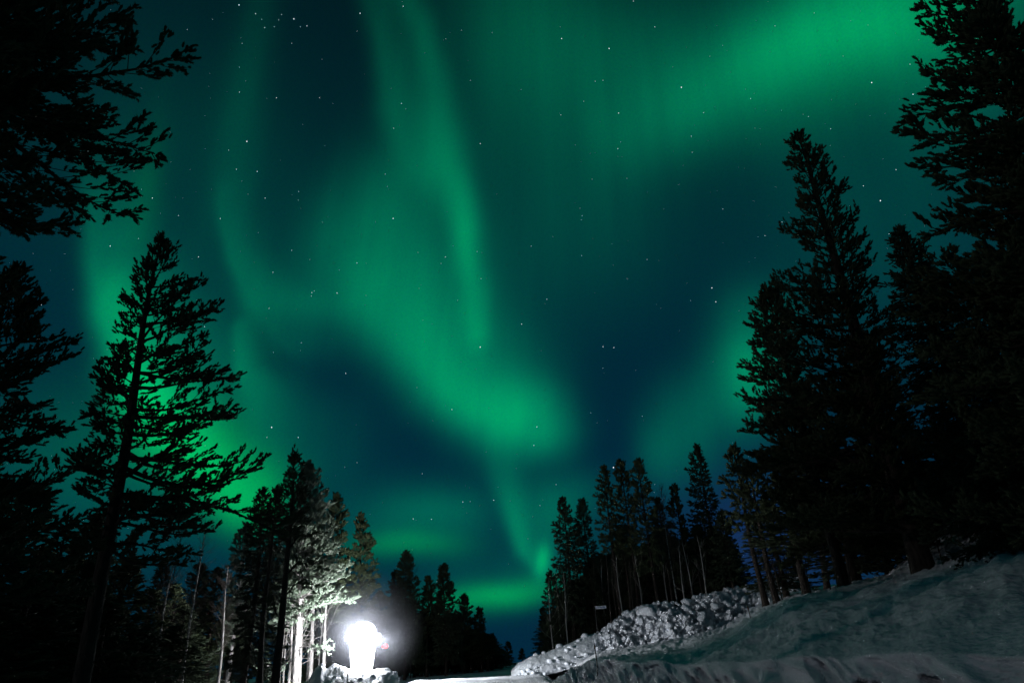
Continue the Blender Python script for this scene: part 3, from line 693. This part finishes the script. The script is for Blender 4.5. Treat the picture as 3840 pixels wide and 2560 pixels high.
def make_tree(name, top, r, rows, label, group, style='pine', near=True, seed=1, z0=None, cat='pine tree', needle=None, bark=None, **kw):
    a, loc, H, rad = fit(top[0], top[1], r, rows)
    zc = rad[0][0]*H if z0 is None else z0*H
    tr, crn = conifer(seed, H, zc, rad, style, near, side=(math.cos(a), -math.sin(a)), **kw)
    e = tree_root(name, loc, label, group, cat)
    link('trunk', tr, bark or BARK, e); link('crown', crn, needle or (NEEDLE if style == 'pine' else NEEDLE2), e)
    ALLV[0] += len(crn.vertices); return e
GL = 'tall pines along the left side'; GR = 'tall pines on the slope at the right'
make_tree('pine_tree', (382, 545), 20, [(600,345,412),(655,318,470),(705,278,500),(745,292,545),(790,258,556),(850,268,535),(885,262,590),(930,220,642),(985,212,570),(1045,196,640),(1100,182,652),(1160,200,612),(1225,220,570),(1270,240,520)],
    'tall pine with a bare bent trunk and spreading ragged crown before the bright green band', GL, seed=11, trunk_r=.20, dens=1.2, shoot=.17, nb=100, wob=.5,
    limbs=((.36, -20, 30, -25, 3.0, .06), (.46, 5, 10, 60, 2.2, .07), (.60, 170, 30, 70, 1.5, .05)))
make_tree('pine_tree', (48, 632), 18, [(690,0,98),(740,-40,92),(800,-80,150),(845,-70,172),(880,-60,180),(915,-60,150),(965,-80,184),(1010,-80,186),(1050,-80,160),(1110,-80,190),(1180,-90,180),(1260,-90,150),(1350,-90,140)],
    'dense dark pine at the left edge, below the overhanging branches', GL, seed=12, trunk_r=.22, dens=1.25, nb=125)
make_tree('pine_tree', (-30, -330), 12.5, [(-250,-200,150),(-140,-260,260),(-60,-300,330),(0,-300,250),(30,-300,190),(65,-320,310),(105,-320,375),(140,-320,410),(180,-320,310),(215,-320,200),(255,-320,90),(300,-330,25),(350,-330,40),(400,-330,60),(450,-330,40),(510,-340,20)],
    'huge near pine whose branches hang into the upper left corner', GL, seed=13, trunk_r=.24, dens=1.45, shoot=.16, nb=160)
make_tree('pine_tree', (2222, -75), 13, [(20,2116,2325),(55,2108,2320),(105,2140,2350),(150,2118,2400),(185,2098,2450),(235,2105,2500),(290,2135,2520),(330,2112,2540),(385,2190,2560),(420,2160,2600),(470,2085,2650),(510,2076,2650),(560,2125,2700),(620,2170,2700),(700,2200,2750),(800,2190,2800),(900,2200,2850)],
    'enormous black pine leaning in from the upper right corner', GR, seed=21, trunk_r=.30, dens=1.5, shoot=.16, nb=150)
make_tree('pine_tree', (2352, 230), 15, [(300,2300,2500),(420,2270,2560),(560,2240,2600),(700,2230,2700),(850,2220,2700),(1000,2200,2760),(1120,2210,2800)],
    'black pine cut off by the right edge behind the leaning giant', GR, seed=22, trunk_r=.25, dens=1.2, shoot=.17, nb=150)
make_tree('pine_tree', (1825, 315), 25, [(340,1802,1852),(375,1790,1872),(400,1796,1925),(450,1812,1940),(480,1818,1972),(520,1800,1950),(560,1784,1985),(595,1792,1960),(612,1850,1990),(640,1810,2034),(662,1770,2010),(700,1752,2000),(745,1740,2056),(800,1740,2040),(850,1745,2062),(900,1740,2050),(960,1735,2060),(1010,1712,2070),(1060,1716,2080),(1120,1735,2090),(1180,1770,2080),(1230,1800,2070)],
    'tall ragged black pine standing highest of the right hand group', GR, seed=23, trunk_r=.30, dens=1.15, nb=210, shoot=.18, wob=.3)
make_tree('pine_tree', (1772, 672), 29, [(700,1738,1830),(740,1728,1840),(800,1728,1850),(860,1718,1860),(900,1720,1870),(950,1726,1880),(1000,1705,1880),(1060,1716,1890),(1130,1740,1900),(1200,1760,1900)],
    'lower black pine hugging the left side of the highest right hand pine', GR, seed=24, trunk_r=.2, dens=1.2, nb=150, shoot=.22)
make_tree('pine_tree', (2068, 538), 22, [(580,2052,2105),(610,2046,2140),(660,2045,2150),(700,2062,2170),(750,2050,2190),(800,2066,2210),(900,2080,2260),(1000,2085,2300),(1100,2120,2330),(1180,2140,2350)],
    'black pointed conifer between the highest pine and the leaning giant', GR, style='spruce', seed=25, trunk_r=.2, dens=1.5, nb=300, shoot=.16)
make_tree('pine_tree', (2185, 580), 24, [(640,2150,2240),(720,2130,2280),(830,2120,2330),(950,2110,2380),(1080,2130,2420),(1190,2150,2450)],
    'shaggy black pine right behind the pointed conifer', GR, seed=26, trunk_r=.2, dens=.8, nb=90, shoot=.17)
make_tree('pine_tree', (2300, 620), 21, [(700,2240,2400),(830,2210,2450),(1000,2190,2500),(1100,2200,2540),(1180,2230,2560)],
    'broad black conifer at the right edge above the snow slope', GR, style='spruce', seed=27, trunk_r=.2, dens=1.5, nb=300, shoot=.16)
make_tree('pine_tree', (1965, 760), 30, [(820,1930,2030),(900,1910,2060),(1000,1900,2090),(1100,1900,2120),(1190,1920,2130),(1260,1940,2130)],
    'black pine hidden behind the highest right hand pine, gaps of blue sky at its right', GR, seed=28, trunk_r=.2, dens=1.2, nb=170, shoot=.22)
make_tree('pine_tree', (1850, 900), 33, [(960,1800,1900),(1060,1780,1920),(1160,1770,1940),(1250,1790,1950)],
    'short black pine low behind the highest right hand pine', GR, seed=29, trunk_r=.16, dens=1.2, nb=120, shoot=.25)
# group above the snow pile
GM = 'pines in a row above the snow pile'
rowm = [
 ((1290,1150),60,[(1175,1275,1305),(1215,1270,1318),(1260,1276,1330),(1290,1268,1322),(1330,1256,1335),(1380,1250,1335),(1430,1240,1335)],'spruce',31,'leftmost large tree of the row, its skirt falling to the snow'),
 ((1340,1153),62,[(1180,1326,1352),(1230,1322,1362),(1280,1320,1375),(1330,1315,1385),(1380,1310,1390),(1430,1310,1390)],'spruce',32,'slim pointed tree second from the left of the row'),
 ((1390,1078),58,[(1100,1378,1398),(1135,1372,1408),(1180,1376,1420),(1230,1378,1420),(1265,1382,1415)],'pine',33,'thin pine with a bare lower trunk, left one of a close pair'),
 ((1424,1065),58,[(1090,1412,1438),(1130,1404,1450),(1180,1405,1452),(1230,1405,1455),(1270,1412,1450)],'pine',34,'thin pine with a bare lower trunk, right one of a close pair'),
 ((1470,1062),56,[(1085,1455,1488),(1130,1452,1502),(1170,1456,1515),(1220,1456,1515),(1270,1460,1520),(1310,1470,1520)],'pine',35,'round topped pine just right of the close pair'),
 ((1553,1120),60,[(1150,1545,1562),(1190,1535,1572),(1240,1532,1580),(1290,1530,1590),(1330,1530,1590)],'pine',36,'small thin pine left of the tall pointed conical one'),
 ((1597,1028),60,[(1050,1588,1606),(1090,1578,1622),(1120,1580,1628),(1160,1590,1640),(1200,1580,1660),(1250,1578,1680),(1300,1580,1690),(1340,1600,1690)],'spruce',37,'tall pointed conical conifer at the middle of the row'),
 ((1688,1032),44,[(1060,1670,1705),(1100,1665,1715),(1140,1668,1720),(1180,1680,1740),(1220,1695,1750)],'pine',38,'pine with two bare leaning trunks at the right end of the row'),
 ((1722,1080),43,[(1110,1700,1750),(1150,1690,1780),(1200,1700,1790)],'pine',39,'pine half merged with the tall black crowns at the right end of the row'),
 ((1508,1150),66,[(1190,1495,1522),(1250,1485,1530),(1320,1480,1540),(1380,1480,1545)],'spruce',40,'dark spruce hidden between the round topped and the small thin pine'),
 ((1262,1320),66,[(1350,1252,1275),(1400,1246,1290),(1450,1240,1300),(1485,1238,1300)],'spruce',41,'low spruce at the left end of the row, touching the open sky'),
 ((1246,1400),80,[(1430,1240,1254),(1480,1236,1262)],'spruce',42,'small spruce tip at the far left foot of the row'),
 ((1655,1180),58,[(1220,1640,1675),(1280,1630,1690),(1330,1630,1700)],'spruce',43,'low spruce just right of the tall pointed conical one'),
]
for top, r, rws, st, sd, lab in rowm:
    make_tree('spruce_tree' if st == 'spruce' else 'pine_tree', top, r, rws, lab, GM, style=st, near=False, seed=sd, trunk_r=.17, shoot=.25, dens=1.7 if st == 'spruce' else 1.5, dead=14, cat='conifer')
# middle distance: left of the road
GC = 'conifers left of the far end of the road'
rowc = [
 ((828,1190),52,[(1220,815,845),(1260,808,866),(1300,800,852),(1350,795,868),(1400,790,862),(1450,800,860)],'pine',51,'pine standing right behind and above the glaring lamp'),
 ((768,1142),49,[(1175,755,790),(1215,750,805),(1260,745,800),(1310,740,810),(1370,740,815),(1430,745,800)],'pine',52,'half lit pine between the brightest pine and the one above the lamp'),
 ((932,1273),72,[(1300,920,948),(1340,912,958),(1390,906,965),(1450,900,970),(1510,895,975)],'spruce',53,'larger pointed spruce first from the left of the far spires'),
 ((1022,1302),76,[(1330,1012,1034),(1360,1006,1046),(1400,1000,1052),(1450,995,1060),(1510,990,1065)],'spruce',54,'very pointed spire at the middle of the far spruces'),
 ((905,1318),80,[(1345,895,915),(1400,885,920),(1460,880,925)],'spruce',55,'thin far spruce just left of the larger pointed one'),
 ((980,1330),78,[(1355,970,990),(1400,962,998),(1460,955,1005)],'pine',56,'small far spruce between the two tallest spires'),
 ((1064,1372),84,[(1400,1052,1078),(1440,1045,1090),(1500,1040,1095)],'pine',57,'rounder far tree right of the very pointed spire'),
 ((1103,1402),86,[(1430,1092,1112),(1470,1084,1122),(1510,1080,1130)],'spruce',58,'small far spire before the trees drop to the horizon'),
 ((1130,1462),100,[(1490,1122,1140),(1520,1118,1146)],'spruce',59,'low far spruce on the right end of the black wall of trees'),
 ((1168,1478),120,[(1500,1160,1176),(1525,1158,1180)],'spruce',60,'tiny spruce on the horizon left of its last tiny neighbour'),
 ((1200,1494),130,[(1510,1195,1206)],'spruce',61,'tiniest spruce tip at the horizon beside the snow bank'),
 ((870,1370),60,[(1400,850,890),(1450,840,900),(1500,840,905)],'pine',62,'low dark pine beside the right of the glaring lamp'),
 ((1150,1496),125,[(1510,1143,1157)],'spruce',63,'tiny spruce between the far black wall and the tiny pair'),
]
for top, r, rws, st, sd, lab in rowc:
    make_tree('spruce_tree' if st == 'spruce' else 'pine_tree', top, r, rws, lab, GC, style=st, near=False, seed=sd, trunk_r=.15, shoot=.25 if r < 60 else .3, dens=1.9 if r < 90 else .9, cat='conifer')
# pines around the lamp
GN = 'pines round the glaring lamp'
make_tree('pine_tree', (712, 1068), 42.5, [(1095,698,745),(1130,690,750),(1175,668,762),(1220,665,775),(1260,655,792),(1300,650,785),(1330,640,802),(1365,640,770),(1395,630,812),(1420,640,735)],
    'brightly lit pine with a white glowing trunk left of the lamp', GN, seed=71, trunk_r=.17, dens=1.35, nb=150, shoot=.22, needle=LITNEEDLE, bark=PALELITBARK, dead=16,
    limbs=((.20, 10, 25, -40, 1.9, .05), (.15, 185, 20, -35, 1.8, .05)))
make_tree('pine_tree', (672, 1052), 30, [(1080,655,690),(1120,640,700),(1160,618,700),(1200,610,700),(1235,610,690)],
    'black slender pine with crooked bare limbs in front of the brightly lit one', GN, seed=72, trunk_r=.17, dens=1.1, nb=70, shoot=.17, dead=8,
    limbs=((.62, 20, 60, -10, 1.2, .05), (.52, 25, 55, -25, 1.3, .05), (.44, 10, 50, 5, 1.1, .05), (.36, 180, 30, 70, .9, .04)))
make_tree('pine_tree', (640, 1130), 31, [(1160,622,652),(1210,600,660),(1260,590,660)],
    'thinner black pine touching the left of the slender crooked one', GN, seed=73, trunk_r=.12, dens=1.0, nb=50, shoot=.17, dead=14)
make_tree('spruce_tree', (600, 1128), 35, [(1170,575,625),(1230,560,640),(1300,545,640),(1380,540,640),(1460,530,645),(1540,525,640)],
    'dark drooping spruce left of the slender black pine', GN, style='spruce', seed=74, trunk_r=.17, dens=1.2, nb=190, shoot=.18, cat='spruce')
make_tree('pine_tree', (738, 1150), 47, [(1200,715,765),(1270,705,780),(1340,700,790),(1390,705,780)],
    'lit pine with a warm brown trunk nearest the left of the lamp', GN, seed=75, trunk_r=.13, dens=1.2, nb=90, shoot=.24, needle=LITNEEDLE, bark=PALELITBARK)
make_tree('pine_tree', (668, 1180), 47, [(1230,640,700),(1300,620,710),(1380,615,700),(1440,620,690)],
    'lit shaggy pine behind the slender black pine', GN, seed=76, trunk_r=.14, dens=1.2, nb=110, shoot=.24, needle=LITNEEDLE, bark=PALELITBARK)
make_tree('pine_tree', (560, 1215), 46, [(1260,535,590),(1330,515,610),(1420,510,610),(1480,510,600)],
    'dim grey lit pine with a pale trunk left of the drooping spruce', GN, seed=77, trunk_r=.14, dens=1.0, nb=100, shoot=.24, needle=LITNEEDLE, bark=PALELITBARK)

# filling trees: prototypes, then copies of each tree and of its parts
def proto(name, style, seed, H, w, z0):
    rad = [(z0, w, w*.9), (z0+.15, w*1.05, w), (.55, w*.75, w*.8), (.8, w*.4, w*.42), (.93, w*.2, w*.2), (1, .08, .08)]
    tr, crn = conifer(seed, H, z0*H, rad, style, False, trunk_r=.15, dens=1.2, shoot=.26, dead=12)
    return (name, tr, crn, H, BARK, NEEDLE if style == 'pine' else NEEDLE2)
PR = [proto('pine_tree', 'pine', 101, 14, 1.9, .38), proto('pine_tree', 'pine', 102, 15, 1.6, .45), proto('spruce_tree', 'spruce', 103, 14, 1.7, .10), proto('spruce_tree', 'spruce', 104, 13, 1.4, .15)]
def fill(pr, topx, topy, r, label, group, wide=1.0, rz=0):
    name, tr, crn, H, bk, nl = pr; a, x, y, zt = axis(topx, topy, r); zg = ground_z(x, y)-.1; k = (zt-zg)/H
    e = tree_root(name, (x, y, zg), label, group, 'conifer', rz, (wide, wide, k)); link('trunk', tr, bk, e); link('crown', crn, nl, e); return e
rf = random.Random(8)
LF = 'dark conifer among many crowded in the black wood at the lower left'
for (x, y, r) in [(-60,1080,26),(90,1130,27),(150,1215,31),(20,1240,30),(230,1190,34),(205,1300,29),(300,1290,33),(60,1330,24),(130,1380,26),(-20,1400,23),(260,1390,27),(350,1360,38),(110,1270,40),(180,1250,45),(400,1345,44),(330,1440,30),
                  (430,1400,42),(480,1380,50),(505,1310,48),(465,1300,56),(410,1440,34),(380,1300,60),(530,1400,52),(250,1230,50),(300,1230,58),(555,1330,60),(620,1260,58),(690,1300,60),(735,1320,62),(780,1330,64),(650,1380,54),(760,1400,58),(-120,1200,24),(-100,1000,30)]:
    fill(PR[rf.randrange(4)], x, y, r, LF if x < 560 else 'dim conifer standing in the gloom behind the trees round the lamp', 'dark conifers of the left wood' if x < 560 else 'dim conifers behind the lamp', .85+.4*rf.random(), rf.random()*6)
CF = 'black conifer in the solid dark wall of trees left of the far road'
for i_ in range(34):
    x = 850+290*(i_+rf.random())/34; y = 1395+ max(0, x-1000)*.42+30*rf.random(); fill(PR[rf.randrange(4)], x, y, 82+25*rf.random(), CF, 'black wall of trees by the far road', 1.0+.4*rf.random(), rf.random()*6)
RF = 'black conifer filling the dark wood behind the row above the snow pile'
for i_ in range(40):
    x = 1248+440*(i_+rf.random())/40; y = 1400-min(190, (x-1248)*1.1)+60*rf.random(); fill(PR[rf.randrange(4)], x, y, 68+22*rf.random(), RF, 'dark wood behind the snow pile', .9+.4*rf.random(), rf.random()*6)
for i_ in range(16):
    x = 1275+400*(i_+rf.random())/16; y = 1345-min(120, (x-1275)*.5)+45*rf.random(); fill(PR[2+rf.randrange(2)], x, y, 60+6*rf.random(), RF, 'dark wood behind the snow pile', .9+.4*rf.random(), rf.random()*6)
SF = 'black conifer in the dense wood above the snowy slope at the right'
for (x, y, r) in [(1790,1080,40),(1840,1100,38),(1900,1060,36),(1990,1120,38),(2150,1000,30),(2230,980,29),(2290,960,27),(2350,900,26),(2200,1080,34),(2120,1140,40),(2270,1090,33),(2340,1050,30),(2400,1000,28),(2480,900,26),(1760,1150,46),(2040,1190,42),(2330,860,26)]:
    fill(PR[rf.randrange(4)], x, y, r, SF, 'dense wood above the slope', 1.0+.4*rf.random(), rf.random()*6)

# slim leafless birches
def birch(seed, top, r, label, group, rad=.06, lean=0.0, m=None, twig=60, name='birch_tree', cat='birch'):
    rng = np.random.default_rng(seed); a, x, y, zt = axis(top[0], top[1], r); zg = ground_z(x, y)-.1; H = zt-zg
    tb = Tubes(); zz = np.linspace(0, H, 20); u = zz/H; ph = rng.random(2)*6
    sp = np.stack([lean*u+.12*np.sin(u*5+ph[0])*u, .12*np.sin(u*4+ph[1])*u, zz], -1); tb.add(sp, rad*(1-u)**.8+.008, 7)
    e = tree_root(name, (x, y, zg), label, group, cat)
    tw = Tubes() if twig > 20 else tb
    for i in range(twig):
        u0 = .35+.63*rng.random(); p = np.array([np.interp(u0, u, sp[:, j]) for j in range(3)]); L = (1-u0)*H*.28+.35; az_ = rng.random()*6.28; n = 5; s = np.linspace(0, 1, n)
        ee = R(52+rng.normal()*10)+R(14)*s; st = np.stack([np.cos(ee)*math.cos(az_), np.cos(ee)*math.sin(az_), np.sin(ee)], -1)*L/(n-1)
        q = p+np.vstack([[0, 0, 0], np.cumsum(st[:-1], 0)]); tw.add(q, .012*(1-s*.8), 3)
        for j in range(4):
            k = rng.integers(1, n); d = st[0]/np.linalg.norm(st[0])+rng.normal(size=3)*.45; tw.add(np.array([q[k], q[k]+d*L*.2, q[k]+d*L*.38]), [.006, .005, .003], 3)
    link('trunk', tb.mesh('trunk'), m or BIRCH, e)
    if tw is not tb: link('branches', tw.mesh('branches'), TWIG, e)
    return e
GB = 'slim birches in the left wood'
birch(1, (468,1200), 36, 'slim white birch, tallest of the leafless ones, rising through the gap in the wood', GB, .055)
birch(2, (392,1290), 37, 'pale birch with a kinked trunk left of the tallest slim birch', GB, .09, .2)
birch(3, (530,1300), 41, 'grey slim trunk right of the tallest slim birch', GB, .09, m=PALELITBARK)
birch(4, (165,1400), 34, 'faint pale birch trunk near the lower left corner', GB, .05)
birch(5, (52,1430), 30, 'faint thin birch trunk at the bottom left corner', GB, .035)
birch(6, (415,1210), 48, 'bare wispy birch crown seen against the green gap', GB, .04, m=TWIG, twig=110)
birch(7, (1058,1365), 82, 'bare wispy birch right of the very pointed far spire', 'bare birches by the road', .06, m=TWIG, twig=110)
birch(8, (1515,1110), 57, 'bare feathery birch with a pale trunk in the row above the snow pile', 'bare birches by the road', .055, twig=120)
birch(9, (945,1270), 78, 'bare feathery birch behind the larger pointed far spruce', 'bare birches by the road', .05, m=TWIG, twig=110)
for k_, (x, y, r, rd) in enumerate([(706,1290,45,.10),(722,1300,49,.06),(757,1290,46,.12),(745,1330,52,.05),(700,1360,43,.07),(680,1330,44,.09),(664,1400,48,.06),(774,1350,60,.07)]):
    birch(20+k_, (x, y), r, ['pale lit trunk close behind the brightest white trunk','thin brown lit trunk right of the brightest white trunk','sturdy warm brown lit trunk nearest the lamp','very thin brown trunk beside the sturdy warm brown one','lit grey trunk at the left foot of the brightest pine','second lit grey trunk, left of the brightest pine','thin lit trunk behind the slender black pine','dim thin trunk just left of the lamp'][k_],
          'bare lit trunks left of the lamp', rd, m=PALELITBARK, twig=14, name='bare_tree', cat='bare tree')
rb = random.Random(4)
for i_ in range(26):
    x = 1255+370*(i_+rb.random())/26; y0 = 1330-40*rb.random()-(x-1255)*.25
    birch(60+i_, (x, y0), 55+10*rb.random(), 'thin pale trunk among those showing just above the snow pile', 'pale trunks above the snow pile', .045+.03*rb.random(), m=PALELITBARK if rb.random() < .35 else TWIG, twig=6, name='bare_tree', cat='bare tree')  # paleness stands in for lamplight on the lower trunks
def sapling(seed, basex, basey, r, h, label, lean=0):
    rng = np.random.default_rng(seed); p = at(basex*K, basey*K, r); zg = ground_z(p[0], p[1])-.05; tb = Tubes(); zz = np.linspace(0, h, 8)
    tb.add(np.stack([lean*(zz/h)**1.4, .05*np.sin(zz*3), zz], -1), .028*(1-zz/h)+.006, 5)
    tw = Tubes()
    for i in range(12):
        u0 = .3+.65*rng.random(); q = np.array([lean*u0**1.4, 0, u0*h]); az_ = rng.random()*6.28; L = .25+.5*rng.random(); d = np.array([math.cos(az_)*.7, math.sin(az_)*.7, .8]); tw.add(np.array([q, q+d*L*.5, q+d*L+[0, 0, .05]]), [.009, .007, .003], 3)
        tw.add(np.array([q+d*L*.5, q+d*L*.5+[d[1]*.15, -d[0]*.15, .15]]), [.005, .003], 3)
    e = tree_root('sapling', (p[0], p[1], zg), label, 'leafless saplings on the slope', 'sapling'); link('trunk', tb.mesh('trunk'), TWIG, e); link('branches', tw.mesh('branches'), TWIG, e)
sapling(1, 1785, 1385, 33, 2.6, 'leafless forked sapling at the hollow left of the snowy slope', -.5)
sapling(2, 1798, 1378, 33.5, 2.2, 'shorter leafless sapling right beside the forked one', -.2)
sapling(3, 1862, 1362, 28.5, 1.8, 'leafless sapling on the crest of the slope under the highest pine', .1)
sapling(4, 1908, 1352, 28, 1.5, 'small leafless sapling right of the one under the highest pine', .1)
sapling(5, 1955, 1340, 28, 1.7, 'dark sapling on the crest midway to the thick lone trunk', .2)
sapling(6, 2165, 1290, 27, 1.2, 'small bush like sapling right of the thick lone trunk', .1)
sapling(7, 2240, 1262, 27, 1.3, 'rightmost small leafless sapling on the crest of the slope', -.1)
print('crown verts', ALLV[0])
